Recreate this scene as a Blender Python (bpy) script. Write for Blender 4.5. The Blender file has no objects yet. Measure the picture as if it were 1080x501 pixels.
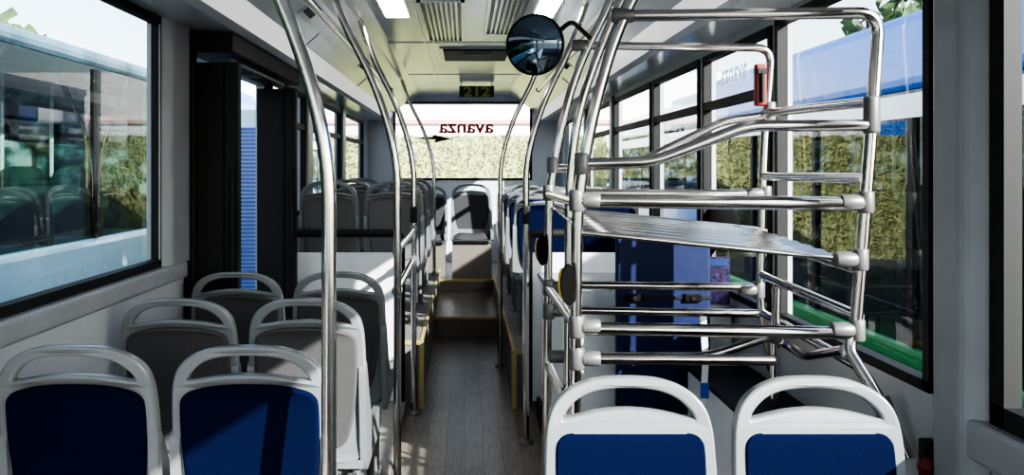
import bpy, bmesh, math, random
from mathutils import Vector, Matrix
random.seed(7)
SC=bpy.context.scene
COL=SC.collection

# ------------------------------------------------------------ materials
def mat(name,col,rough=0.5,metal=0.0,var=0.06,scale=12.0,bump=0.0,bscale=200.0,spec=0.5,coat=0.0):
    m=bpy.data.materials.new(name); m.use_nodes=True
    nt=m.node_tree; b=nt.nodes['Principled BSDF']
    tc=nt.nodes.new('ShaderNodeTexCoord')
    n=nt.nodes.new('ShaderNodeTexNoise'); n.inputs['Scale'].default_value=scale; n.inputs['Detail'].default_value=4
    nt.links.new(tc.outputs['Object'],n.inputs['Vector'])
    r=nt.nodes.new('ShaderNodeValToRGB')
    r.color_ramp.elements[0].position=0.3; r.color_ramp.elements[1].position=0.7
    r.color_ramp.elements[0].color=tuple(max(0,c*(1-var*2)) for c in col)+(1,)
    r.color_ramp.elements[1].color=tuple(min(1,c*(1+var)) for c in col)+(1,)
    nt.links.new(n.outputs['Fac'],r.inputs['Fac']); nt.links.new(r.outputs['Color'],b.inputs['Base Color'])
    b.inputs['Roughness'].default_value=rough; b.inputs['Metallic'].default_value=metal
    b.inputs['Specular IOR Level'].default_value=spec
    b.inputs['Coat Weight'].default_value=coat
    if bump>0:
        n2=nt.nodes.new('ShaderNodeTexNoise'); n2.inputs['Scale'].default_value=bscale
        nt.links.new(tc.outputs['Object'],n2.inputs['Vector'])
        bp=nt.nodes.new('ShaderNodeBump'); bp.inputs['Strength'].default_value=bump; bp.inputs['Distance'].default_value=0.002
        nt.links.new(n2.outputs['Fac'],bp.inputs['Height']); nt.links.new(bp.outputs['Normal'],b.inputs['Normal'])
    return m
def glass(name,tint,refl=1.0):
    # thin pane: transparent tint plus a grazing-angle reflection, equal from both sides
    m=bpy.data.materials.new(name); m.use_nodes=True; nt=m.node_tree
    nt.nodes.remove(nt.nodes['Principled BSDF']); o=nt.nodes['Material Output']
    t=nt.nodes.new('ShaderNodeBsdfTransparent'); t.inputs['Color'].default_value=tint+(1,)
    g=nt.nodes.new('ShaderNodeBsdfGlossy'); g.inputs['Roughness'].default_value=0.01
    lw=nt.nodes.new('ShaderNodeLayerWeight'); lw.inputs['Blend'].default_value=0.5
    pw=nt.nodes.new('ShaderNodeMath'); pw.operation='POWER'; pw.inputs[1].default_value=4.5
    mu=nt.nodes.new('ShaderNodeMath'); mu.operation='MULTIPLY_ADD'; mu.inputs[1].default_value=0.9*refl; mu.inputs[2].default_value=0.05*refl
    mx=nt.nodes.new('ShaderNodeMixShader'); L=nt.links.new
    L(lw.outputs['Facing'],pw.inputs[0]); L(pw.outputs[0],mu.inputs[0]); L(mu.outputs[0],mx.inputs[0])
    L(t.outputs[0],mx.inputs[1]); L(g.outputs[0],mx.inputs[2]); L(mx.outputs[0],o.inputs[0])
    return m
def emit(name,col,s):
    m=bpy.data.materials.new(name); m.use_nodes=True; b=m.node_tree.nodes['Principled BSDF']
    b.inputs['Base Color'].default_value=col+(1,); b.inputs['Emission Color'].default_value=col+(1,); b.inputs['Emission Strength'].default_value=s
    return m
def ramp_mat(name,stops,scale,rough,stretch=(1,1,1),spec=0.8,dist=0.0,detail=3):
    m=bpy.data.materials.new(name); m.use_nodes=True; nt=m.node_tree; b=nt.nodes['Principled BSDF']
    tc=nt.nodes.new('ShaderNodeTexCoord'); mp=nt.nodes.new('ShaderNodeMapping'); mp.inputs['Scale'].default_value=stretch
    n=nt.nodes.new('ShaderNodeTexNoise'); n.inputs['Scale'].default_value=scale; n.inputs['Detail'].default_value=detail; n.inputs['Distortion'].default_value=dist
    r=nt.nodes.new('ShaderNodeValToRGB'); cr=r.color_ramp
    while len(cr.elements)<len(stops): cr.elements.new(0.5)
    for e,(p,c) in zip(cr.elements,stops): e.position=p; e.color=c+(1,)
    L=nt.links.new; L(tc.outputs['Object'],mp.inputs[0]); L(mp.outputs[0],n.inputs['Vector']); L(n.outputs['Fac'],r.inputs[0]); L(r.outputs[0],b.inputs['Base Color'])
    b.inputs['Roughness'].default_value=rough; b.inputs['Specular IOR Level'].default_value=spec
    return m
def floor_mat():
    m=bpy.data.materials.new('vinyl_planks'); m.use_nodes=True; nt=m.node_tree; b=nt.nodes['Principled BSDF']
    tc=nt.nodes.new('ShaderNodeTexCoord'); mp=nt.nodes.new('ShaderNodeMapping'); mp.inputs['Rotation'].default_value=(0,0,math.pi/2)
    br=nt.nodes.new('ShaderNodeTexBrick'); br.inputs['Scale'].default_value=1.0
    br.inputs['Brick Width'].default_value=0.9; br.inputs['Row Height'].default_value=0.1; br.inputs['Mortar Size'].default_value=0.0015
    br.inputs['Color1'].default_value=(0.20,0.168,0.14,1); br.inputs['Color2'].default_value=(0.15,0.125,0.105,1); br.inputs['Mortar'].default_value=(0.07,0.055,0.048,1)
    nz=nt.nodes.new('ShaderNodeTexNoise'); nz.inputs['Scale'].default_value=10; nz.inputs['Detail'].default_value=8
    mp2=nt.nodes.new('ShaderNodeMapping'); mp2.inputs['Scale'].default_value=(9,0.7,1)
    mx=nt.nodes.new('ShaderNodeMix'); mx.data_type='RGBA'; mx.blend_type='OVERLAY'; mx.inputs[0].default_value=0.75
    L=nt.links.new
    L(tc.outputs['Object'],mp.inputs[0]); L(mp.outputs[0],br.inputs[0]); L(tc.outputs['Object'],mp2.inputs[0]); L(mp2.outputs[0],nz.inputs[0])
    L(br.outputs[0],mx.inputs[6]); L(nz.outputs['Fac'],mx.inputs[7]); L(mx.outputs[2],b.inputs['Base Color'])
    b.inputs['Roughness'].default_value=0.36
    return m
M={}
M['plank']=floor_mat()
M['steel']=mat('brushed_steel',(0.60,0.565,0.53),0.15,1.0,0.05,30)
M['steel_sheet']=mat('steel_sheet',(0.42,0.42,0.42),0.26,1.0,0.12,3)
M['fitting']=mat('grey_fitting',(0.15,0.15,0.148),0.4,0.4)
M['shell']=mat('seat_grey_plastic',(0.175,0.185,0.195),0.25,0,0.03,5,spec=0.6)
M['blue']=mat('navy_fabric',(0.0030,0.0060,0.028),0.95,0,0.12,300,0.5,700,0.05)
M['vinyl']=mat('navy_vinyl',(0.006,0.013,0.060),0.6,0,0.12,20,0.2,300,0.3)
M['greyfab']=mat('charcoal_fabric',(0.072,0.070,0.072),0.85,0,0.12,300,0.5,700,0.2)
M['greyfab2']=mat('mid_grey_fabric',(0.13,0.13,0.135),0.7,0,0.12,300,0.5,700,0.3)
M['darkgrey']=mat('dark_grey_fabric',(0.045,0.045,0.050),0.85,0,0.12,300,0.5,700,0.2)
M['wall']=mat('wall_laminate',(0.44,0.45,0.465),0.5,0,0.03,4)
M['pillar']=mat('pillar_plastic',(0.26,0.265,0.28),0.4,0,0.05,6,0.2,300)
M['ceil']=mat('ceiling_light_grey',(0.64,0.68,0.77),0.2,0,0.03,3)
M['cove']=mat('coving_grey',(0.52,0.54,0.58),0.18,0,0.03,3)
M['coveglow']=emit('coving_sunlight_glow',(0.9,0.9,0.88),0.35)  # white coving band, its faint glow stands for sunlight falling on it
M['glare_panel']=emit('glare_panel_glow',(1.0,0.98,0.94),9.0)  # glow of the added ceiling panels
M['white']=mat('white_laminate',(0.72,0.73,0.74),0.4,0,0.02)
M['black']=mat('black_rubber',(0.011,0.011,0.012),0.6,spec=0.3)
M['headblack']=mat('matt_black_foam',(0.008,0.008,0.008),1.0,spec=0.05)
M['blackgloss']=mat('black_gloss',(0.012,0.012,0.013),0.15)
M['podium']=mat('podium_side',(0.17,0.163,0.15),0.55,0,0.1,20)
M['riser']=mat('riser_panel',(0.14,0.125,0.11),0.5,0,0.06,8)
M['nosing']=mat('step_nosing',(0.40,0.31,0.12),0.6)
M['yellow']=mat('yellow_plastic',(0.75,0.47,0.03),0.4)
M['red']=mat('red_plastic',(0.17,0.012,0.01),0.4)
M['redtext']=mat('red_vinyl',(0.85,0.02,0.03),0.5)
M['glowtext']=emit('glowing_pale_blue_vinyl',(0.42,0.55,0.70),0.55)  # pale lettering given a slight glow, since it is backlit
M['green']=mat('dark_sign_plate',(0.035,0.05,0.03),0.4)
M['signyellow']=mat('sign_amber',(0.48,0.45,0.10),0.4)
M['mirror']=mat('mirror_chrome',(0.16,0.21,0.26),0.02,1.0,0.0)
M['glass']=glass('window_glass',(0.82,0.87,0.87),0.5)
M['glassdark']=glass('window_glass_tinted',(0.76,0.84,0.84),1.0)
M['busclear']=glass('bus_tinted_glass',(0.40,0.50,0.48),1.0)
M['asphalt']=mat('asphalt',(0.16,0.16,0.16),0.9,0,0.2,8)
M['leaf']=mat('leaf',(0.035,0.075,0.02),0.7,0,0.6,3)
M['hedge']=mat('hedge_leaf',(0.46,0.48,0.22),0.8,0,0.22,6)
M['bark']=mat('bark',(0.12,0.08,0.05),0.9,0,0.3,20)
M['busblue']=mat('bus_blue_paint',(0.012,0.17,0.66),0.3,0,0.05,3,coat=0.15)
M['busslate']=mat('bus_slate_paint',(0.10,0.17,0.22),0.3,0,0.35,2,coat=0.3)
M['buspale']=mat('bus_pale_paint',(0.50,0.76,0.90),0.25,0,0.05,3,coat=0.5)
M['buswhite']=mat('bus_white_paint',(0.75,0.78,0.80),0.25,0,0.03,3,coat=0.5)
M['busgreen']=mat('bus_green_paint',(0.03,0.26,0.08),0.5,0,0.05,3,coat=0.0)
M['busseat']=mat('bus_seat_grey_green',(0.05,0.09,0.08),0.5,0,0.5,6)
M['painted_busglass']=ramp_mat('bus_painted_reflections_green',[(0.36,(0.003,0.010,0.009)),(0.48,(0.014,0.04,0.036)),(0.56,(0.09,0.16,0.15)),(0.66,(0.45,0.55,0.53))],2.4,0.9,(1,0.6,2.0),0.1,0.0,6)  # dark bus glass, paler ramp stops paint reflections into its colour
M['painted_busglass2']=ramp_mat('bus_painted_reflections_blue',[(0.36,(0.004,0.009,0.012)),(0.48,(0.015,0.035,0.042)),(0.56,(0.09,0.15,0.19)),(0.66,(0.45,0.54,0.62))],2.4,0.9,(1,0.6,2.6),0.1,0.0,6)  # bluer version, reflections again painted by the pale stops
M['tyre']=mat('tyre_rubber',(0.02,0.02,0.02),0.8)
M['stripe']=mat('striped_blue_metal',(0.05,0.12,0.45),0.4)
M['building']=mat('render_wall',(0.88,0.86,0.85),0.8)
M['purple']=mat('purple_print',(0.09,0.06,0.20),0.5,0,0.6,60)
M['pink']=mat('pink_band',(0.75,0.40,0.38),0.7)

# ------------------------------------------------------------ mesh builder
def fillet(pts,r=0.06,n=7):
    pts=[Vector(p) for p in pts]
    if len(pts)<3: return pts
    out=[pts[0]]
    for i in range(1,len(pts)-1):
        a,b,c=pts[i-1],pts[i],pts[i+1]
        d1=(a-b); d2=(c-b); rr=min(r,d1.length*0.49,d2.length*0.49)
        p0=b+d1.normalized()*rr; p2=b+d2.normalized()*rr
        for k in range(n+1):
            t=k/n; out.append(p0*(1-t)**2+b*2*t*(1-t)+p2*t*t)
    out.append(pts[-1]); return out
class MB:
    def __init__(s): s.v=[]; s.f=[]; s.m=[]; s.sm=[]
    def add(s,vs,fs,mi=0,smooth=False):
        o=len(s.v); s.v+= [tuple(v) for v in vs]
        for f in fs: s.f.append(tuple(i+o for i in f)); s.m.append(mi); s.sm.append(smooth)
    def box(s,x0,x1,y0,y1,z0,z1,mi=0):
        vs=[(x,y,z) for z in (z0,z1) for y in (y0,y1) for x in (x0,x1)]
        s.add(vs,[(0,2,3,1),(4,5,7,6),(0,1,5,4),(2,6,7,3),(0,4,6,2),(1,3,7,5)],mi)
    def tube(s,pts,r=0.0175,mi=0,seg=14,fr=0.06,cap=True):
        P=fillet(pts,fr)
        Q=[P[0]]
        for p in P[1:]:
            if (p-Q[-1]).length>1e-5: Q.append(p)
        P=Q; vs=[];n=len(P)
        t0=(P[1]-P[0]).normalized()
        up=Vector((0,0,1)) if abs(t0.z)<0.9 else Vector((1,0,0))
        u=t0.cross(up).normalized()
        for i,p in enumerate(P):
            if i==0:t=t0
            elif i==n-1:t=(P[i]-P[i-1]).normalized()
            else:t=((P[i+1]-P[i]).normalized()+(P[i]-P[i-1]).normalized()).normalized()
            u=(u-t*u.dot(t)).normalized(); w=t.cross(u)
            for k in range(seg):
                a=2*math.pi*k/seg; vs.append(p+(u*math.cos(a)+w*math.sin(a))*r)
        fs=[]
        for i in range(n-1):
            for k in range(seg):
                k2=(k+1)%seg; fs.append((i*seg+k,i*seg+k2,(i+1)*seg+k2,(i+1)*seg+k))
        s.add(vs,fs,mi,True)
        if cap:
            s.add(vs[:seg],[tuple(range(seg))[::-1]],mi); s.add(vs[-seg:],[tuple(range(seg))],mi)
    def prism(s,poly,axis,a,b,mi=0,smooth=False):
        def P(p,t):
            return {'X':(t,p[0],p[1]),'Y':(p[0],t,p[1]),'Z':(p[0],p[1],t)}[axis]
        n=len(poly); vs=[P(p,a) for p in poly]+[P(p,b) for p in poly]
        s.add(vs,[tuple(range(n))[::-1],tuple(range(n,2*n))],mi)
        s.add(vs,[(i,(i+1)%n,n+(i+1)%n,n+i) for i in range(n)],mi,smooth)
    def lathe(s,prof,c,axis,mi=0,seg=28):
        ax=Vector(axis).normalized(); up=Vector((0,0,1)) if abs(ax.z)<0.9 else Vector((1,0,0))
        u=ax.cross(up).normalized(); w=ax.cross(u); c=Vector(c); vs=[]
        for (r,h) in prof:
            for k in range(seg):
                a=2*math.pi*k/seg; vs.append(c+ax*h+(u*math.cos(a)+w*math.sin(a))*max(r,1e-4))
        fs=[]
        for i in range(len(prof)-1):
            for k in range(seg):
                k2=(k+1)%seg; fs.append((i*seg+k,i*seg+k2,(i+1)*seg+k2,(i+1)*seg+k))
        s.add(vs,fs,mi,True)
    def mesh(s,name,mats):
        me=bpy.data.meshes.new(name); me.from_pydata(s.v,[],s.f)
        for m in mats: me.materials.append(M[m] if isinstance(m,str) else m)
        for p,mi,sm in zip(me.polygons,s.m,s.sm): p.material_index=mi; p.use_smooth=sm
        bm=bmesh.new(); bm.from_mesh(me); bmesh.ops.recalc_face_normals(bm,faces=bm.faces); bm.to_mesh(me); bm.free()
        me.update(); return me
    def build(s,name,mats,parent=None,bevel=0,label=None,cat=None,kind=None,group=None):
        me=s.mesh(name,mats); ob=bpy.data.objects.new(name,me); COL.objects.link(ob)
        finish(ob,parent,label,cat,kind,group)
        if bevel>0:
            md=ob.modifiers.new('Bevel','BEVEL'); md.width=bevel; md.segments=3; md.limit_method='ANGLE'; md.angle_limit=math.radians(40)
        return ob
def finish(ob,parent=None,label=None,cat=None,kind=None,group=None):
    if parent is not None:
        ob.parent=parent; ob.matrix_parent_inverse=Matrix.Translation(-parent.location)
    elif ob.type=='MESH' and kind!='structure':
        vs=ob.data.vertices
        c=Vector((sum(v.co.x for v in vs)/len(vs),sum(v.co.y for v in vs)/len(vs),min(v.co.z for v in vs)))
        ob.data.transform(Matrix.Translation(-c)); ob.location=c
    if label: ob['label']=label
    if cat: ob['category']=cat
    if kind: ob['kind']=kind
    if group: ob['group']=group
def empty(name,loc,label,cat,group=None):
    e=bpy.data.objects.new(name,None); e.location=loc; e.empty_display_size=0.1; COL.objects.link(e)
    e['label']=label; e['category']=cat
    if group:e['group']=group
    return e
def curve_mesh(name,outlines,ext,bev,mats,res=3):
    cu=bpy.data.curves.new(name,'CURVE'); cu.dimensions='2D'; cu.fill_mode='BOTH'; cu.extrude=ext; cu.bevel_depth=bev; cu.bevel_resolution=res
    for o in outlines:
        sp=cu.splines.new('POLY'); sp.points.add(len(o)-1); sp.use_cyclic_u=True
        for p,q in zip(sp.points,o): p.co=(q[0],q[1],0,1)
    ob=bpy.data.objects.new(name,cu); COL.objects.link(ob)
    bpy.context.view_layer.update(); dg=bpy.context.evaluated_depsgraph_get()
    me=bpy.data.meshes.new_from_object(ob.evaluated_get(dg)); COL.objects.unlink(ob); bpy.data.objects.remove(ob)
    me.name=name; me.materials.clear()
    for m in mats: me.materials.append(M[m])
    for v in me.vertices: v.co=(v.co.x,v.co.z,v.co.y)
    me.flip_normals()
    for p in me.polygons: p.use_smooth= len(p.vertices)==4 and abs(p.normal.y)<0.98
    return me
def smooth_loop(pts,n=6):
    out=[];N=len(pts)
    for i in range(N):
        p0,p1,p2,p3=[Vector(pts[(i+k-1)%N]) for k in range(4)]
        for k in range(n):
            t=k/n
            out.append(0.5*((2*p1)+(-p0+p2)*t+(2*p0-5*p1+4*p2-p3)*t*t+(-p0+3*p1-3*p2+p3)*t**3))
    return [(p.x,p.y) for p in out]
def sym(half):
    return half+[(-x,y) for x,y in half[::-1] if x>1e-6]

# ------------------------------------------------------------ seats
H=1.0
outer=sym([(0,H-0.01),(0.075,H-0.014),(0.130,H-0.031),(0.167,H-0.060),(0.185,H-0.100),(0.192,H-0.165),(0.195,H-0.32),(0.188,H-0.50),(0.172,H-0.57),(0.10,H-0.585),(0,H-0.585)])
slot=sym([(0,H-0.019),(0.07,H-0.024),(0.120,H-0.042),(0.154,H-0.073),(0.163,H-0.098),(0.143,H-0.101),(0.07,H-0.088),(0,H-0.083)])
pad=sym([(0,H-0.110),(0.07,H-0.113),(0.128,H-0.124),(0.160,H-0.140),(0.168,H-0.176),(0.165,H-0.30),(0.148,H-0.44),(0.112,H-0.52),(0,H-0.535)])
def tilt(me,dy=0.0):
    for v in me.vertices:
        v.co.y+=dy-0.13*(v.co.z-0.45)+0.9*v.co.x**2*0.6
SEAT={}
PADS=(('blue','blue'),('grey','greyfab'),('midgrey','greyfab2'),('dark','darkgrey'))
def seat_meshes():
    sh=curve_mesh('shell_mesh',[smooth_loop(outer,4),smooth_loop(slot,4)],0.009,0.008,['shell'])
    tilt(sh)
    def padm(n,m,dy):
        p=curve_mesh(n,[smooth_loop(pad,4)],0.012,0.008,[m]); tilt(p,dy); return p
    SEAT['shell']=sh
    for c,m in PADS:
        SEAT['pad_'+c]=padm('pad_'+c,m,-0.005); SEAT['padf_'+c]=padm('padf_'+c,m,0.007)
    mb=MB()
    for sgn in (-1,1):
        a=sgn*0.180; b=sgn*0.205
        poly=[(-0.035,0.76),(-0.04,0.70),(0.0,0.42),(0.05,0.385),(0.40,0.40),(0.45,0.43),(0.45,0.47),(0.42,0.49),(0.25,0.50),(0.13,0.55),(0.06,0.64),(-0.01,0.76)]
        mb.prism(smooth_loop(poly,3),'X',min(a,b),max(a,b),0,True)
    mb.box(-0.19,0.19,0.0,0.43,0.39,0.42,0)
    SEAT['pan']=mb.mesh('pan',['shell'])
    for c,m in PADS:
        mb=MB()
        n=8; vs=[];fs=[]
        for j in range(n+1):
            for i in range(n+1):
                x=-0.175+0.35*i/n; y=0.05+0.40*j/n
                e=min(1,min(i,n-i)/1.5)*min(1,min(j,n-j)/1.5)
                vs.append((x,y,0.425+0.05*e**0.5-0.012*(math.cos(x*12))))
        for j in range(n):
            for i in range(n): k=j*(n+1)+i; fs.append((k,k+1,k+n+2,k+n+1))
        mb.add(vs,fs,0,True); mb.box(-0.175,0.175,0.05,0.45,0.405,0.418,0)
        SEAT['cush_'+c]=mb.mesh('cushion_'+c,[m])
    mb=MB()
    mb.tube([(-0.12,0.08,0.39),(-0.12,0.12,0.0)],0.018); mb.tube([(-0.12,0.36,0.39),(-0.12,0.30,0.0)],0.018)
    mb.tube([(0.12,0.08,0.39),(0.12,0.12,0.0)],0.018); mb.tube([(0.12,0.36,0.39),(0.12,0.30,0.0)],0.018)
    mb.box(-0.17,0.17,0.05,0.09,0.365,0.395); mb.box(-0.17,0.17,0.33,0.37,0.365,0.395)
    mb.box(-0.15,-0.09,0.08,0.34,0.0,0.012); mb.box(0.09,0.15,0.08,0.34,0.0,0.012)
    SEAT['leg']=mb.mesh('seat_leg',['fitting'])
    mb=MB(); mb.box(-0.19,0.19,0.06,0.38,0.0,0.39); SEAT['plinth']=mb.mesh('plinth',['riser'])
seat_meshes()
def seat(x,y,z,c,label,group,facing=False,plinth=False,sc=None):
    e=empty('passenger_seat',(x,y,z),label,'bus seat',group)
    if facing: e.rotation_euler=(0,0,math.pi)
    if sc: e.scale=sc
    for nm,key in (('seat_shell','shell'),('backrest_pad',('padf_' if facing else 'pad_')+c),('seat_pan','pan'),('cushion','cush_'+c),('seat_base','plinth') if plinth else ('leg_frame','leg')):
        o=bpy.data.objects.new(nm,SEAT[key]); COL.objects.link(o); o.parent=e
    return e
for i,yy in enumerate((2.09,2.82,3.53)):
    for xx in (-0.985,-0.545):
        seat(xx,yy,0.06,'blue' if i==0 else 'grey','grey plastic bus seat, navy backrest panel, by big window' if i==0 else 'grey plastic bus seat with charcoal backrest panel on low platform','seats on the low platform')
for xx in (0.39,0.835):
    seat(xx,1.88,0.0,'blue','grey plastic bus seat with navy pad beside luggage rack','seat pair by the luggage rack',True)
for yy in (5.5,6.35,7.2):
    for xx in (-0.92,-0.48):
        seat(xx,yy,0.42,'midgrey','grey plastic bus seat with mid grey panel on raised platform','seats on the raised rear platform')
for yy in (5.45,6.35,7.2):
    for xx in (0.53,0.97):
        seat(xx,yy,0.36,'blue','grey plastic bus seat with navy panel on raised platform','seats on the raised rear platform')
for xx in (-0.86,-0.40,0.08,0.57,1.01):
    seat(xx,9.2,0.30,'dark','grey bus seat with dark pad in the rear bench row','rear bench seats',True,True,(1.14,1,1.03) if xx==0.08 else None)

# ------------------------------------------------------------ setting
WX=1.25; YF=-1.6; YB=10.5; CZ=2.45
PL,PR=-0.27,0.31
mb=MB(); mb.box(-WX,WX,YF,7.2,-0.08,0.0)
mb.build('floor',['plank'],kind='structure')
mb=MB(); mb.box(-WX,-0.36,1.2,5.04,0.0,0.06,0); mb.build('trim_1',['podium'],kind='structure',bevel=0.01)
mb=MB(); mb.box(PL,PR,7.2,YB,-0.08,0.165,2); mb.box(PL,PR,7.24,YB,0.165,0.17,0); mb.box(PL,PR,7.19,7.24,0.155,0.175,1); mb.build('trim_2',['plank','nosing','riser'],kind='structure')
mb=MB(); mb.box(PL,PR,8.7,YB,0.17,0.30,0); mb.box(PL,PR,8.69,8.74,0.285,0.305,1); mb.build('trim_3',['riser','nosing'],kind='structure')
for n,(a,b) in ((4,(-WX,PL)),(5,(PR,WX))):
    zt=0.36 if a>0 else 0.42
    mb=MB(); mb.box(a,b,5.05,8.7,0.0,zt,0); mb.box(a,b,8.7,YB,0,0.30,0)
    xi=b if a<0 else a
    mb.box(xi-0.010,xi+0.010,5.04,8.7,zt-0.012,zt+0.005,1); mb.box(xi-0.016,xi+0.016,5.035,5.06,0,zt,1); mb.box(a,b,5.04,5.055,zt-0.02,zt+0.006,1)
    mb.build('trim_%d'%n,['podium','nosing'],kind='structure')
def wall(name,x,ops):
    s=1 if x>0 else -1; a,b=(x,x+0.06) if s>0 else (x-0.06,x)
    mb=MB(); y=YF
    for (y0,y1,z0,z1) in ops:
        if y0>y: mb.box(a,b,y,y0,0,CZ)
        if z0>0: mb.box(a,b,y0,y1,0,z0)
        mb.box(a,b,y0,y1,z1,CZ); y=y1
    mb.box(a,b,y,YB,0,CZ)
    return mb.build(name,['wall'],kind='structure')
Lops=[(-1.3,0.3,0.9,2.1),(0.45,3.32,1.10,2.12),(3.62,5.05,0.0,2.02),(5.15,6.3,1.15,2.08),(6.5,8.1,1.15,2.08),(8.3,9.9,1.3,2.08)]
Rops=[(-1.3,1.90,0.9,2.1),(2.15,3.22,0.9,2.1),(3.27,4.2,0.9,2.08),(4.27,5.3,1.05,2.08),(5.38,6.7,1.05,2.08),(6.8,8.2,1.15,2.08),(8.3,9.9,1.3,2.08)]
wall('wall_left',-WX,Lops); wall('wall_right',WX,Rops)
wn=[0]
def window(x,y0,y1,z0,z1,hop=False,g='glass',f=0.03):
    wn[0]+=1; s=1 if x>0 else -1; mb=MB()
    a,b=sorted((x-s*0.012,x+s*0.03))
    mb.box(a,b,y0,y1,z0,z0+f,0); mb.box(a,b,y0,y1,z1-f,z1,0); mb.box(a,b,y0,y0+f,z0,z1,0); mb.box(a,b,y1-f,y1,z0,z1,0)
    if hop:
        mb.box(a,b,y0,y1,1.80,1.84,0)
    xg=x+s*0.02
    mb.add([(xg,y0,z0),(xg,y1,z0),(xg,y1,z1),(xg,y0,z1)],[(0,1,2,3)],1)
    mb.build('window_%d'%wn[0],['black',g],kind='structure')
for i,o in enumerate(Lops):
    if i!=2: window(-WX,*o,hop=i>2,g='glassdark' if i==1 else 'glass')
for i,o in enumerate(Rops): window(WX,*o,hop=i in(2,3,4,5),g='glass',f=0.05 if i==0 else 0.03)
mb=MB(); rw=(-0.93,0.88,1.35,2.37)
mb.box(-WX,WX,YB,YB+0.06,0,rw[2]); mb.box(-WX,WX,YB,YB+0.06,rw[3],CZ); mb.box(-WX,rw[0],YB,YB+0.06,rw[2],rw[3]); mb.box(rw[1],WX,YB,YB+0.06,rw[2],rw[3])
mb.build('wall_back',['ceil'],kind='structure')
mb=MB(); f=0.03; y0,y1=YB-0.015,YB+0.03
mb.box(rw[0],rw[1],y0,y1,rw[2],rw[2]+f); mb.box(rw[0],rw[1],y0,y1,rw[3]-f,rw[3]); mb.box(rw[0],rw[0]+f,y0,y1,rw[2],rw[3]); mb.box(rw[1]-f,rw[1],y0,y1,rw[2],rw[3])
mb.add([(rw[0],YB+.02,rw[2]),(rw[1],YB+.02,rw[2]),(rw[1],YB+.02,rw[3]),(rw[0],YB+.02,rw[3])],[(0,1,2,3)],1)
mb.build('window_20',['black','glass'],kind='structure')
mb=MB()
mb.box(-WX,WX,YF-0.06,YF,0,0.85); mb.box(-WX,WX,YF-0.06,YF,2.2,CZ); mb.box(-WX,-1.12,YF-0.06,YF,.85,2.2); mb.box(1.12,WX,YF-0.06,YF,.85,2.2)
mb.build('wall_front',['wall'],kind='structure')
mb=MB(); mb.add([(-1.12,YF-.03,.85),(1.12,YF-.03,.85),(1.12,YF-.03,2.2),(-1.12,YF-.03,2.2)],[(0,1,2,3)],0)
mb.build('window_21',['glass'],kind='structure')
mb=MB(); mb.box(-WX-0.06,WX+0.06,YF-0.06,YB+0.06,CZ,CZ+0.08)
for yy in (6.05,8.1): mb.box(-0.58,0.58,yy,yy+0.02,CZ-0.006,CZ,0)
for xx in (-0.30,0.52): mb.box(xx,xx+0.012,YF,YB,CZ-0.006,CZ,0)
mb.build('ceiling',['ceil'],kind='structure')
for n,s in ((6,-1),(7,1)):
    mb=MB()
    poly=[(s*1.25,2.12),(s*1.02,2.11),(s*0.98,2.13),(s*0.93,2.22),(s*0.85,2.29),(s*0.74,2.37),(s*0.64,2.42),(s*0.56,2.45),(s*1.25,2.45)]
    mb.prism(poly,'Y',YF,YB-0.001,0)
    q=[(s*0.985,2.13),(s*0.935,2.22),(s*0.930,2.218),(s*0.980,2.127)]
    mb.prism(q,'Y',YF,YB-0.01,2)  # glowing band, sunlight painted along the coving
    for yy in (2.4,4.7,7.0):
        q=[(s*0.932,2.2215),(s*0.85,2.292),(s*0.846,2.287),(s*0.928,2.2155)]
        mb.prism(q,'Y',yy,yy+0.012,1)
    mb.build('trim_%d'%n,['cove','pillar','coveglow'],kind='structure')
for s in (-1,1):
    for yy in (2.9,4.2,6.4):
        nrm=Vector((-s*0.08,0,-0.11)).normalized(); along=Vector((s*0.11,0,-0.08)).normalized()
        c=Vector((s*0.795,yy,2.328))
        e=empty('coving_speaker',c,'small slotted speaker grille set in the coving panel','speaker','coving speakers')
        mb=MB()
        for k in range(7):
            p=c+Vector((0,(k-3)*0.03,0)); a=along*0.04
            mb.tube([p-a+nrm*0.003,p+a+nrm*0.003],0.005,seg=8)
        mb.build('slots',['black'],e)
        mb=MB(); y3=Vector((0,0.12,0)); a=along*0.055
        v=[c-a-y3,c+a-y3,c+a+y3,c-a+y3]; mb.add([p for p in v]+[p+nrm*0.004 for p in v],[(0,1,2,3),(4,5,6,7),(0,1,5,4),(1,2,6,5),(2,3,7,6),(3,0,4,7)])
        mb.build('plate',['cove'],e)
for x0,x1,y0,y1 in ((-0.50,-0.33,4.2,5.0),(0.41,0.56,4.2,5.0)):  # added glowing panels, stand in for daylight glare and give some fill
    e=empty('daylight_glare_panel',((x0+x1)/2,(y0+y1)/2,CZ-0.015),'added glowing ceiling panel standing in for daylight glare','glare_panel','added daylight glare panels')
    mb=MB(); mb.box(x0,x1,y0,y1,CZ-0.01,CZ); mb.build('glare_panel_frame',['cove'],e,bevel=0.003)
    mb=MB(); mb.box(x0+0.015,x1-0.015,y0+0.015,y1-0.015,CZ-0.016,CZ-0.009); mb.build('glow_sheet',['glare_panel'],e,bevel=0.003)
mb=MB(); mb.box(-WX,-WX+0.05,0.3,3.5,1.03,1.10); mb.build('trim_8',['pillar'],kind='structure',bevel=0.012)
mb=MB(); mb.box(WX-0.04,WX,YF+0.1,2.0,0.80,0.90); mb.build('trim_9',['pillar'],kind='structure',bevel=0.012)
mb=MB(); mb.prism([(WX,1.90),(WX-0.05,1.95),(WX-0.05,2.06),(WX,2.15)],'Z',0.5,2.12,0); mb.build('trim_10',['pillar'],kind='structure',bevel=0.02)
mb=MB(); mb.prism([(-WX,3.28),(-WX+0.045,3.33),(-WX+0.045,3.54),(-WX,3.58)],'Z',1.1,2.12,0); mb.build('trim_11',['pillar'],kind='structure',bevel=0.015)
k=12
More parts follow.
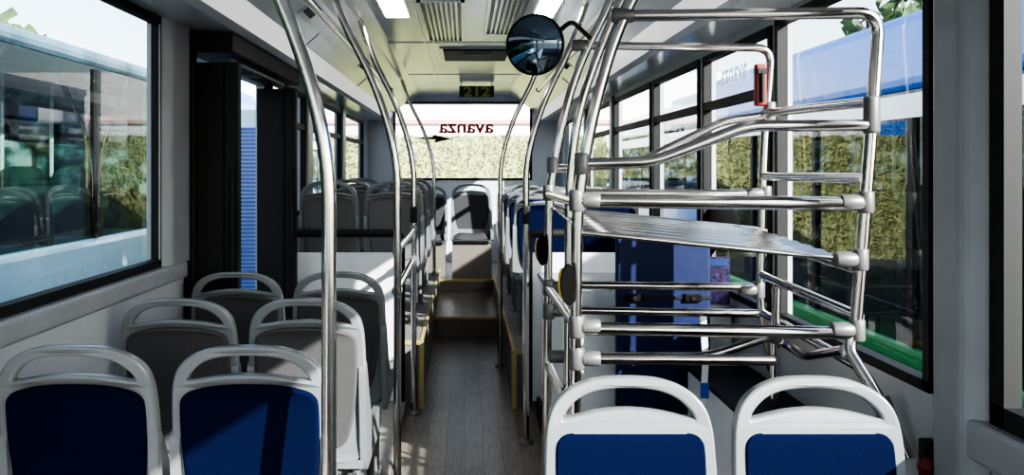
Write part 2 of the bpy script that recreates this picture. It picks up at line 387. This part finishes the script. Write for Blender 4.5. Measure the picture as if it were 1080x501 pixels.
for x,y0,y1 in ((-WX,6.3,6.5),(-WX,8.1,8.3),(WX,6.7,6.8),(WX,8.2,8.3)):
    s=1 if x>0 else -1; a,b=sorted((x,x-s*0.03)); mb=MB(); mb.box(a,b,y0,y1,1.0,2.11); mb.build('trim_%d'%k,['pillar'],kind='structure',bevel=0.01); k+=1
def grille(x0,x1,y0,y1):
    e=empty('ceiling_vent',((x0+x1)/2,(y0+y1)/2,CZ-0.02),'slatted air vent set into the pale ceiling','vent','ceiling vents')
    mb=MB(); t=0.02; z0,z1=CZ-0.02,CZ
    mb.box(x0,x1,y0,y0+t,z0,z1); mb.box(x0,x1,y1-t,y1,z0,z1); mb.box(x0,x0+t,y0,y1,z0,z1); mb.box(x1-t,x1,y0,y1,z0,z1); mb.build('frame',['cove'],e)
    mb=MB(); n=int((x1-x0-2*t)/0.028)
    for i in range(1,n): xx=x0+t+i*(x1-x0-2*t)/n; mb.box(xx-0.007,xx+0.007,y0+t,y1-t,z0+0.004,z1-0.004)
    mb.build('slats',['cove'],e)
    mb=MB(); mb.box(x0+t,x1-t,y0+t,y1-t,z1-0.003,z1); mb.build('backing',['pillar'],e)
grille(-0.27,0.0,4.5,5.9); grille(0.13,0.38,4.3,5.6)
e=empty('roof_hatch',(0.09,6.6,CZ-0.03),'dark framed emergency roof hatch in the ceiling','hatch')
mb=MB(); mb.box(-0.20,0.38,6.3,7.0,CZ-0.012,CZ); mb.build('frame',['cove'],e,bevel=0.004)
mb=MB(); mb.box(-0.17,0.35,6.34,6.96,CZ-0.022,CZ-0.012); mb.build('cover',['black'],e,bevel=0.004)
mb=MB(); mb.tube([(0.0,6.4,CZ-0.02),(0.0,6.4,CZ-0.035),(0.2,6.4,CZ-0.035),(0.2,6.4,CZ-0.02)],0.005,fr=0.01); mb.build('handle',['fitting'],e)

# ------------------------------------------------------------ lettering helper
def text(body,size,m,fn,name,off=0.005):
    cu=bpy.data.curves.new(name,'FONT'); cu.body=body; cu.size=size; cu.extrude=0.001; cu.align_x='CENTER'; cu.offset=off
    ob=bpy.data.objects.new(name,cu); COL.objects.link(ob); bpy.context.view_layer.update(); dg=bpy.context.evaluated_depsgraph_get()
    me=bpy.data.meshes.new_from_object(ob.evaluated_get(dg)); COL.objects.unlink(ob); bpy.data.objects.remove(ob)
    me.materials.clear(); me.materials.append(M[m])
    for v in me.vertices: v.co=fn(v.co)
    o=bpy.data.objects.new(name,me); COL.objects.link(o); return o
e=empty('route_display',(0.13,9.0,2.31),'small dark display with amber characters 212 under the ceiling','display')
mb=MB(); mb.box(-0.06,0.33,9.0,9.015,2.30,2.425,0); mb.build('display_plate',['green'],e)
o=text('212',0.145,'signyellow',lambda c:(0.135+c.x*1.35,8.995-c.z,2.312+c.y),'characters',0.004); finish(o,e)
mb=MB(); mb.box(-0.04,-0.03,9.003,9.012,2.425,CZ); mb.box(0.30,0.31,9.003,9.012,2.425,CZ); mb.build('bracket',['fitting'],e)

# ------------------------------------------------------------ handrail poles
def prof(x,y,z0=0.0,s=1,ztop=2.42):
    return [(s*x,y,z0),(s*x,y,1.5),(s*(x+0.035),y,1.68),(s*(x+0.11),y,1.90),(s*(x+0.25),y,2.17),(s*(x+0.33),y,2.41)]
def pole(x,y,z0,s,button=None,r=0.0175):
    e=empty('grab_pole',(s*x,y,z0),'stainless steel grab pole curving outward to the ceiling','handrail','stainless grab poles')
    mb=MB(); mb.tube(prof(x,y,z0,s),r,fr=0.12,seg=18); mb.build('pole',['steel'],e)
    mb=MB(); mb.lathe([(0,0.02),(0.03,0.02),(0.04,0.006),(0.04,0)],(s*x,y,z0),(0,0,1)); mb.build('base_flange',['fitting'],e)
    if button:
        mb=MB(); mb.box(s*x-0.022,s*x+0.022,y-0.045,y-0.012,button-0.05,button+0.05); mb.build('stop_button',['black'],e,label='black stop button housing',bevel=0.012)
    return e
pole(0.32,1.9,0.06,-1)
pole(0.30,3.6,0.0,-1); pole(0.31,4.93,0.0,-1,1.22); pole(0.31,8.2,0.42,-1)
pole(0.335,4.4,0.0,1,1.25); pole(0.27,6.1,0.0,1)
def rail(pts,label='stainless steel horizontal grab rail between poles',r=0.0165,m='steel'):
    e=empty('grab_rail',pts[0],label,'handrail')
    mb=MB(); mb.tube(pts,r); mb.build('rail',[m],e)
    for a,b in ((0,1),(-1,-2)):
        mb=MB(); p=Vector(pts[a]); d=(Vector(pts[b])-p).normalized(); mb.tube([p-d*0.004,p+d*0.05],r+0.007,fr=0); mb.build('fitting',['fitting'],e)
rail([(-0.305,3.625,1.13),(-0.31,4.905,1.13)])
rail([(-0.305,3.625,0.95),(-0.31,4.905,0.95)])
rail([(-0.73,2.0,2.28),(-0.73,8.0,2.28)],'long stainless overhead rail under the coving')
rail([(0.73,3.3,2.28),(0.73,8.0,2.28)],'long stainless overhead rail under the coving')

for s,x1 in ((-1,1.24),(1,1.24)):
    e=empty('partition_screen',(s*0.8,5.0,0.0),'white partition panel with black top rail before raised seats','partition','partition screens')
    a,b=sorted((s*0.42,s*x1))
    mb=MB(); mb.box(a,b,4.99,5.01,0.06,0.98); mb.build('panel',['white'],e,bevel=0.004)
    mb=MB(); mb.tube([(s*0.395,5.0,0.06),(s*0.395,5.0,1.10),(s*x1,5.0,1.10)],0.026,fr=0.05); mb.build('top_rail',['black'],e)

# ------------------------------------------------------------ mid door
mb=MB(); mb.box(-WX,-1.03,3.58,5.05,2.02,2.11); mb.box(-WX,-WX+0.05,3.58,3.62,0,2.02); mb.box(-WX,-WX+0.05,5.02,5.06,0,2.02)
mb.build('trim_30',['black'],kind='structure',bevel=0.008)
e=empty('door_mechanism',(-1.15,4.0,1.98),'dark door opening arm and bar under the header','door mechanism')
mb=MB(); mb.tube([(-1.08,3.72,2.0),(-1.08,4.78,2.0)],0.012); mb.build('drive_bar',['fitting'],e)
mb=MB(); mb.tube([(-1.2,3.9,1.97),(-1.09,4.3,1.99)],0.009); mb.build('arm',['fitting'],e)
n=1
for yy,x1 in ((3.66,-1.02),(4.85,-1.01)):
    mb=MB()
    x0=-1.245; offs=[0,0.72,1.0]; deps=[0.0,0.014]
    for i in range(2):
        xa=x0+(x1-x0)*offs[i]; xb=x0+(x1-x0)*offs[i+1]; d=deps[i]
        mb.prism([(xa,yy-0.018-d),(xa+0.006,yy-0.024-d),(xb-0.006,yy-0.024-d),(xb,yy-0.014-d),(xb,yy+0.02),(xa,yy+0.02)],'Z',0.10,1.98,0)
    mb.tube([(x1-0.02,yy-0.055,0.9),(x1-0.02,yy-0.055,1.5)],0.010,0)
    mb.build('door_%d'%n,['black','blackgloss'],kind='structure'); n+=1
# ------------------------------------------------------------ luggage rack
Yn,Yf=2.40,3.2; XI,XO=0.34,1.19
e=empty('luggage_rack',(0.75,2.8,0.0),'stainless steel tubular luggage rack with tilted shelf','luggage rack')
def R(pts,r=0.0165,nm='rail',fr=0.05):
    mb=MB(); mb.tube(pts,r,fr=fr,seg=16); mb.build(nm,['steel'],e)
def F(p,ax,L=0.032,r=0.0235):
    mb=MB(); d=Vector(ax).normalized(); p=Vector(p); mb.lathe([(0,-L),(r*0.9,-L),(r,-L*0.85),(r,L*0.85),(r*0.9,L),(0,L)],p,d,seg=16); mb.build('fitting',['fitting'],e)
for y in (Yn,Yf): R([(XI-0.02,y,0.0),(XI-0.005,y,1.40),(XI+0.045,y,1.68),(XI+0.115,y,1.92),(XI+0.24,y,2.16),(XI+0.33,y,2.41)],0.0175,'upright',0.15)
R([(XI+0.02,2.85,0.0),(XI+0.03,2.85,1.45),(XI+0.06,2.85,1.7),(XI+0.15,2.85,1.96),(XI+0.26,2.85,2.2),(XI+0.33,2.85,2.41)],0.016,'upright',0.15)
R([(XI+0.12,Yn,1.955),(XO+0.045,Yn,1.965),(XO+0.02,Yn,1.60),(XO-0.025,Yn,1.03),(XO-0.05,Yn,0.965),(1.195,2.29,0.82),(1.222,2.22,0.70)],0.018,'upright',0.07)
R([(XI+0.10,Yf,1.99),(XO+0.03,Yf,1.98),(XO+0.0,Yf,1.6),(XO-0.02,Yf,1.0),(XO+0.03,Yf,0.7)],0.0165,'upright',0.07)
R([(1.13,2.92,1.07),(1.12,2.92,0.645)],0.016,'upright')
R([(1.13,2.92,0.90),(0.88,2.92,0.82),(0.34,2.92,0.82)],0.016)
R([(XO-0.06,Yn,0.96),(XO-0.03,2.75,0.86),(XO,Yf,0.86)],0.016)
R([(XI+0.02,Yn,1.515),(0.56,Yn,1.52),(0.84,Yn,1.628),(XO+0.03,Yn,1.63)],0.0175,fr=0.05)
R([(XI+0.02,Yf,1.50),(0.68,Yf,1.52),(1.03,Yf,1.69),(XO,Yf,1.71)],fr=0.05)
R([(XO+0.02,Yn,1.70),(XO,Yf,1.72)])
R([(XO,Yn,1.47),(XO,Yf,1.47)])
R([(XI,Yn,1.405),(XO+0.01,Yn,1.395)],0.021); R([(XI,Yf,1.405),(XO,Yf,1.40)])
R([(XI,Yn,1.025),(XO-0.03,Yn,1.01)],0.0195); R([(XI,Yf,1.04),(XO-0.02,Yf,1.03)])
R([(XI-0.01,Yn,0.935),(0.92,Yn,0.93)],0.0165); R([(XI,Yf,0.94),(XO-0.02,Yf,0.925)])
for z in (1.22,1.08,0.93): R([(XO-0.015,Yn,z-0.02),(XO-0.01,Yf,z)])
for z in (1.40,1.03,0.72): R([(XI-0.008,Yn,z),(XI-0.008,Yf,z)])
mb=MB()
def sh(x,y):
    t=(x-(XI+0.01))/(XO-0.035-XI-0.01); return 1.312+0.035*(y-Yn)/(Yf-Yn)-t*0.083
nx,ny=6,96; vs=[];fs=[]
for j in range(ny+1):
    for i in range(nx+1):
        x=XI+0.01+(XO-0.045-XI)*i/nx; y=Yn+(Yf-Yn)*j/ny
        vs.append((x,y,sh(x,y)+0.003*math.cos(2*math.pi*8*j/ny)))
for j in range(ny):
    for i in range(nx): k=j*(nx+1)+i; fs.append((k,k+1,k+nx+2,k+nx+1))
mb.add(vs,fs,0,True)
so_=mb.build('shelf',['steel_sheet'],e,label='tilted ribbed sheet steel shelf')
md=so_.modifiers.new('Solid','SOLIDIFY'); md.thickness=0.004
for y in (Yn,Yf): R([(XI,y,sh(XI,y)-0.002),(XO-0.02,y,sh(XO-0.03,y)-0.002)],0.008)
for y in (Yn,Yf):
    for z in (1.405,1.03,0.935): F((XI-0.006,y,z),(0,0,1)); F((XI+0.035,y,z),(1,0,0),0.028,0.0225)
    for z,x in ((1.40,XO+0.005),(1.02,XO-0.022),(1.23,XO-0.012)): F((x,y,z),(0,0,1)); F((x-0.045,y,z),(1,0,0),0.032,0.0235)
    F((XI+0.01,y,1.515),(0,0,1)); F((XO+0.022,y,1.66 if y==Yn else 1.71),(0,0,1),0.055)
F((XI+0.13,Yn,1.957),(1,0,0)); F((XI+0.118,Yf,1.99),(1,0,0)); F((1.13,2.92,0.90),(0,0,1)); F((0.34,2.92,0.82),(1,0,0)); F((1.195,2.29,0.82),(0.2,-0.5,-1),0.03)
for y,z,x in ((Yn,1.16,XI-0.035),(Yf,1.18,XI-0.035)):
    mb=MB()
    for (hw,hh,mi) in ((0.022,0.06,0),(0.013,0.045,1)):
        poly=[(x+hw*math.cos(t),z+hh*math.sin(t)) for t in [2*math.pi*k/24 for k in range(24)]]
        if mi: mb.prism([(p[0]-0.013,p[1]) for p in poly],'Y',y-0.018,y+0.010,1,True)
        else: mb.prism(poly,'Y',y-0.045,y-0.018,0,True)
    mb.build('stop_button',['headblack','yellow'],e,label='black oval stop button with yellow side')
e=empty('wall_bracket_knob',(1.235,2.12,0.62),'dark red round knob on a small wall bracket','knob')
mb=MB(); mb.lathe([(0,0.05),(0.02,0.045),(0.026,0.03),(0.02,0.012),(0.01,0.0)],(1.225,2.13,0.72),(-0.6,-1,0)); mb.build('knob',['red'],e)
mb=MB(); mb.box(1.215,1.25,2.12,2.16,0.62,0.78); mb.build('bracket',['black'],e,bevel=0.004)

e=empty('folding_backboard',(0.885,3.62,0.0),'navy blue padded backboard with black latches','wheelchair backrest')
mb=MB(); mb.box(0.68,1.10,3.60,3.65,0.40,1.195); mb.build('pad_board',['vinyl'],e,bevel=0.012)
for zz in (0.925,0.668):
    mb=MB(); mb.box(0.678,1.102,3.594,3.602,zz-0.006,zz+0.006); mb.build('seam_strip',['black'],e)
    for xx in (0.72,0.98):
        mb=MB(); mb.box(xx,xx+0.075,3.585,3.60,zz-0.018,zz+0.018); mb.tube([(xx+0.0375,3.588,zz+0.0),(xx+0.0375,3.578,zz)],0.010,1); mb.build('latch',['blackgloss','steel'],e,bevel=0.003)
mb=MB(); mb.box(0.72,0.76,3.65,3.68,0.0,1.1); mb.box(1.02,1.06,3.65,3.68,0.0,1.1); mb.box(0.70,1.08,3.65,3.67,0.4,1.19); mb.build('support_frame',['black'],e)
mb=MB(); mb.lathe([(0,-0.05),(0.05,-0.045),(0.078,-0.02),(0.08,0.02),(0.05,0.045),(0,0.05)],(1.15,3.62,1.26),(0,-1,0)); mb.tube([(1.15,3.62,1.26),(1.13,3.66,1.12),(1.05,3.66,1.08)],0.012); mb.build('headrest',['headblack'],e,label='black round padded headrest')
e=empty('wheel_arch_box',(0.85,4.3,0.0),'white laminated wheel arch housing with grey lid','wheel housing')
mb=MB(); mb.box(0.46,1.24,3.72,4.88,0.0,0.84); mb.build('housing',['white'],e,bevel=0.02)
mb=MB(); mb.box(0.44,1.24,3.70,4.90,0.84,0.87); mb.build('lid',['shell'],e,bevel=0.01)
mb=MB(); mb.box(0.435,0.455,3.75,4.88,0.0,0.12); mb.build('kick_strip',['black'],e)
e=empty('side_cabinet',(1.05,3.0,0.0),'low white cabinet with black edging beside the rack','cabinet')
mb=MB(); mb.box(0.98,1.24,2.75,3.55,0.0,0.62); mb.build('body',['white'],e,bevel=0.015)
mb=MB(); mb.box(0.97,1.24,2.74,3.56,0.62,0.64); mb.build('top_edge',['black'],e,bevel=0.004)
mb=MB(); mb.box(1.0,1.2,2.744,2.75,0.1,0.55); mb.build('door',['shell'],e,bevel=0.004)
e=empty('hanging_strap',(0.99,3.12,0.6),'white and blue luggage strap hanging from a rack rail','strap')
mb=MB(); mb.prism([(0.925,0.92),(0.95,0.92),(0.96,0.75),(0.95,0.58),(0.925,0.56),(0.935,0.75)],'Y',3.165,3.17,0); mb.build('webbing',['white'],e)
mb=MB(); mb.box(0.925,0.958,3.155,3.166,0.60,0.66); mb.build('buckle',['stripe'],e,bevel=0.003)
e=empty('emergency_hammer_box',(1.15,3.16,1.72),'dark red emergency hammer case clipped to rack upright','emergency hammer')
mb=MB(); mb.box(1.135,1.18,3.14,3.17,1.745,1.91); mb.build('case',['red'],e,bevel=0.008)
mb=MB(); mb.tube([(1.1575,3.133,1.76),(1.1575,3.133,1.88)],0.008); mb.box(1.14,1.175,3.127,3.14,1.87,1.89); mb.build('hammer',['black'],e)
e=empty('information_card',(1.18,3.75,0.87),'small violet printed card standing on the wheel housing lid','sign')
mb=MB(); mb.box(1.13,1.235,3.75,3.755,0.87,1.09,0); mb.box(1.14,1.225,3.755,3.80,0.87,0.875,0); mb.build('card',['purple'],e)
mb=MB(); mb.box(1.14,1.225,3.747,3.75,1.05,1.08,0); mb.build('heading_strip',['stripe'],e)
e=empty('floor_access_plate',(0.80,2.62,0.0),'small chequered metal access plate let into the floor','floor plate')
mb=MB(); mb.box(0.66,0.90,2.50,2.74,0.0,0.006); mb.build('plate',['steel_sheet'],e,bevel=0.002)
mb=MB()
for i in range(6):
    for j in range(6): mb.box(0.68+i*0.034,0.70+i*0.034,2.52+j*0.034,2.54+j*0.034,0.006,0.009)
mb.build('studs',['black'],e)
# ------------------------------------------------------------ round mirror
c=Vector((0.225,2.6,1.90)); ax=Vector((-0.50,-1,-0.12)).normalized()
e=empty('convex_mirror',c,'round convex interior mirror with black rim','mirror')
r=0.096; Rs=0.17
pr=[(r*k/10, math.sqrt(Rs*Rs-(r*k/10)**2)-math.sqrt(Rs*Rs-r*r)) for k in range(11)]
mb=MB(); mb.lathe(pr,c,ax,seg=40); mb.build('mirror_face',['mirror'],e)
mb=MB(); mb.lathe([(r-0.002,0.001),(r-0.001,0.004),(r+0.003,0.003),(r+0.003,-0.012),(r-0.02,-0.03),(0,-0.035)],c,ax,seg=40); mb.build('rim',['black'],e)
mb=MB(); mb.tube([c-ax*0.03,c-ax*0.08,Vector((0.36,2.72,2.0)),Vector((0.44,2.83,1.96))],0.008,fr=0.03); mb.build('bracket_arm',['black'],e)
# ------------------------------------------------------------ window lettering
e=empty('window_lettering',(0.02,YB-0.01,1.9),'red mirrored avanza lettering with dark arrow on rear glass','lettering')
o=text('avanza',0.27,'redtext',lambda c:(0.02-c.x,YB+0.010-c.z,1.97+c.y*0.9),'letters',0.007); finish(o,e)
mb=MB(); mb.prism([(-0.66,1.905),(-0.42,1.915),(-0.40,1.945),(-0.16,1.89),(-0.40,1.84),(-0.38,1.88),(-0.66,1.893)],'Y',YB+0.008,YB+0.012); mb.build('arrow_mark',['black'],e)
e=empty('window_lettering',(1.255,3.7,1.9),'faint pale blue mirrored avanza lettering on upper window pane','lettering')
o=text('avanza',0.14,'glowtext',lambda c:(1.262-c.z,3.78+c.x,1.91+c.y),'letters',0.002); finish(o,e)

# ------------------------------------------------------------ outside
mb=MB(); mb.box(-60,60,-40,80,-0.45,-0.40); mb.build('ground',['asphalt'],kind='structure')
def parked_bus(x0,x1,y0,y1,low,top,gl,label,zb=0.9,zt=2.2,h=2.8,zl=-0.1,stripe=True,seats=False):
    e=empty('parked_bus',((x0+x1)/2,(y0+y1)/2,-0.4),label,'bus')
    xs=x0 if x0>0 else x1; s=-1 if x0>0 else 1
    mb=MB(); mb.box(x0,x1,y0,y1,zl,zb,0); mb.build('lower_body',[low],e,bevel=0.06)
    mb=MB(); mb.box(x0,x1,y0,y1,zt,h,0); mb.box(x0+0.3,x1-0.3,y0+1,y0+3.5,h,h+0.2,0); mb.build('roof',[top],e,bevel=0.1)
    if seats:
        zs=max(zb,0.75)
        a,b=sorted((xs-s*1.0,xs-s*2.4))
        mb=MB(); mb.box(a,b,y0+0.1,y1-0.1,zb-0.02,zt+0.02,0); mb.build('saloon_core',[gl],e)
        mb=MB(); a,b=sorted((xs-s*0.06,xs-s*1.0)); mb.box(a,b,y1-0.12,y1-0.06,zb,zt); mb.build('end_bulkhead',[gl],e)
        mb=MB(); xg=xs-s*0.03
        mb.add([(xg,y0+.05,zb),(xg,y1-.05,zb),(xg,y1-.05,zt),(xg,y0+.05,zt)],[(0,1,2,3)],0)
        mb.build('window_band',['busclear'],e)
        yy=y0+0.8
        while yy<y1-0.6:
            for dx in (0.28,0.72):
                xc=xs-s*dx
                mb=MB(); mb.prism(smooth_loop([(xc-0.2,zb-0.1),(xc+0.2,zb-0.1),(xc+0.2,zs+0.35),(xc+0.15,zs+0.55),(xc,zs+0.60),(xc-0.15,zs+0.55),(xc-0.2,zs+0.35)],4),'Y',yy,yy+0.09,0,True)
                mb.build('seat',['busseat'],e)
            mb=MB(); mb.tube([(xs-s*0.95,yy+0.1,zb),(xs-s*0.95,yy+0.1,zt)],0.02); mb.build('pole',['buswhite'],e)
            yy+=0.85
    else:
        mb=MB(); mb.box(x0+0.03,x1-0.03,y0+0.03,y1-0.03,zb-0.02,zt+0.02,0); mb.build('window_band',[gl],e)
    k=y0+1.3
    if stripe:
        mb=MB(); mb.box(min(xs,xs+s*0.01),max(xs,xs+s*0.01),y0+.1,y1-.1,zt-0.22,zt-0.03); mb.build('white_stripe',['buswhite'],e)
    while k<y1:
        mb=MB(); mb.box(min(xs,xs-s*0.04),max(xs,xs-s*0.04),k,k+0.07,zb,zt-0.02); mb.build('window_mullion',['black'],e); k+=1.75
    for yy in (y0+2.2,y1-2.4):
        for xx,sg in ((x0+0.02,-1),(x1-0.02,1)):
            mb=MB(); mb.lathe([(0,0.02),(0.25,0.02),(0.28,0.05),(0.42,0.04),(0.46,-0.04),(0.46,-0.22),(0,-0.22)],(xx,yy,0.07),(sg,0,0)); mb.build('wheel',['tyre'],e)
parked_bus(-5.6,-3.1,-1.5,8.6,'buspale','busslate','painted_busglass','pale blue parked bus with tinted glass and slate roof',0.92,2.36,2.5,stripe=False,seats=True)
parked_bus(3.5,6.0,1.5,11.5,'busgreen','busblue','painted_busglass2','green parked bus with reflecting glass and blue roof',0.10,2.12,2.75,seats=True)
parked_bus(3.9,6.4,13.0,22.0,'busblue','buswhite','painted_busglass2','blue and white parked bus with reflections painted on its glass',0.9,2.2,2.7)
parked_bus(-6.2,-3.7,12.0,21.0,'buswhite','busblue','painted_busglass2','white parked bus with blue roof and glass with painted reflections',0.9,2.2,2.7)
def tree(x,y,h,r,n=900):
    e=empty('tree',(x,y,-0.4),'leafy green tree behind the parked buses','tree','trees around the depot')
    mb=MB(); mb.tube([(x,y,-0.4),(x+0.1,y,h*0.5),(x,y+0.1,h)],0.16,fr=0.5); mb.build('trunk',['bark'],e)
    mb=MB()
    for i in range(n):
        d=Vector((random.gauss(0,1),random.gauss(0,1),random.gauss(0,1))).normalized()*r*(0.45+0.55*random.random())
        p=Vector((x,y,h))+Vector((d.x,d.y,d.z*0.9)); s=r*0.10
        a=Vector((random.uniform(-1,1),random.uniform(-1,1),random.uniform(-1,1))).normalized(); b=a.orthogonal().normalized()
        mb.add([p-a*s-b*s*.5,p+a*s-b*s*.5,p+a*s+b*s*.5,p-a*s+b*s*.5],[(0,1,2,3)])
    mb.build('foliage',['leaf'],e)
for (x,y,h,r) in ((-10.5,17,3.0,2.1),(-13,22,3.6,2.4),(9.5,16.5,3.0,2.1),(13,22,4,2.9),(4.9,12.25,1.9,0.55)): tree(x,y,h,r,900 if r>1 else 500)
mb=MB(); nx,nz=60,16
vs=[];fs=[]
for j in range(nz+1):
    for i in range(nx+1):
        vs.append((-3+6*i/nx,17+random.uniform(-0.03,0.03),-0.4+2.6*j/nz+random.uniform(-0.02,0.02)))
for j in range(nz):
    for i in range(nx): k=j*(nx+1)+i; fs.append((k,k+1,k+nx+2,k+nx+1))
mb.add(vs,fs,0)
mb.box(-3,3,17.1,18.2,-0.4,2.16)
for i in range(9000):
    p=Vector((random.uniform(-3,3),16.95+random.uniform(-0.05,0.05),random.uniform(-0.4,2.22))); s=0.03
    a=Vector((random.uniform(-1,1),random.uniform(-1,1),random.uniform(-1,1))).normalized(); b=a.orthogonal().normalized()
    mb.add([p-a*s,p-b*s*.6,p+a*s,p+b*s*.6],[(0,1,2,3)])
mb.build('hedge',['hedge'],label='long clipped yellow green hedge behind the bus',cat='hedge',kind='stuff')
e=empty('depot_building',(0,28,-0.4),'pale rendered building with a pink parapet band','building')
mb=MB(); mb.box(-7,9,26,30,-0.4,4.6); mb.build('walls',['building'],e)
mb=MB(); mb.box(-7.1,9.1,25.9,30.1,2.95,3.08); mb.build('band',['pink'],e)
for i in range(7):
    mb=MB(); mb.box(-6+i*2.1,-5+i*2.1,25.95,26.0,0.8,2.2); mb.build('window',['painted_busglass'],e)
e=empty('striped_panel',(-1.95,6.8,-0.4),'blue ribbed metal panel beyond the open door','panel')
mb=MB(); mb.box(-2.3,-1.60,6.8,6.85,-0.4,2.0); mb.build('panel',['buspale'],e)
mb=MB()
for i in range(48): mb.box(-2.05,-1.68,6.78,6.8,0.3+i*0.0325,0.32+i*0.0325)
mb.build('ribs',['stripe'],e)

# ------------------------------------------------------------ light
w=bpy.data.worlds.new('World'); SC.world=w; w.use_nodes=True; nt=w.node_tree
bg=nt.nodes['Background']; sky=nt.nodes.new('ShaderNodeTexSky'); sky.sky_type='NISHITA'; sky.sun_disc=False
sky.sun_elevation=math.radians(30); sky.sun_rotation=math.radians(135); sky.air_density=1.0; sky.dust_density=1.2
hs=nt.nodes.new('ShaderNodeHueSaturation'); hs.inputs['Saturation'].default_value=0.6
nt.links.new(sky.outputs[0],hs.inputs['Color']); nt.links.new(hs.outputs[0],bg.inputs[0]); bg.inputs['Strength'].default_value=0.42
sl=bpy.data.lights.new('Sun','SUN'); sl.energy=15.0; sl.angle=math.radians(0.6); sl.color=(1,0.96,0.90)
so=bpy.data.objects.new('Sun',sl); COL.objects.link(so); so.location=(5,-5,8)
so.rotation_euler=Vector((-0.60,0.52,-0.385)).to_track_quat('-Z','Y').to_euler()
# ------------------------------------------------------------ camera
cam=bpy.data.cameras.new('Camera'); co=bpy.data.objects.new('Camera',cam); COL.objects.link(co)
co.location=(0,0,1.5); co.rotation_euler=(math.pi/2,0,0)
cam.sensor_width=36; cam.lens=36*850/1080; cam.shift_x=50/1080; cam.shift_y=-72.5/1080; cam.clip_start=0.02
SC.camera=co
try: SC.view_settings.look='AgX - High Contrast'
except Exception: pass
SC.view_settings.exposure=0.55
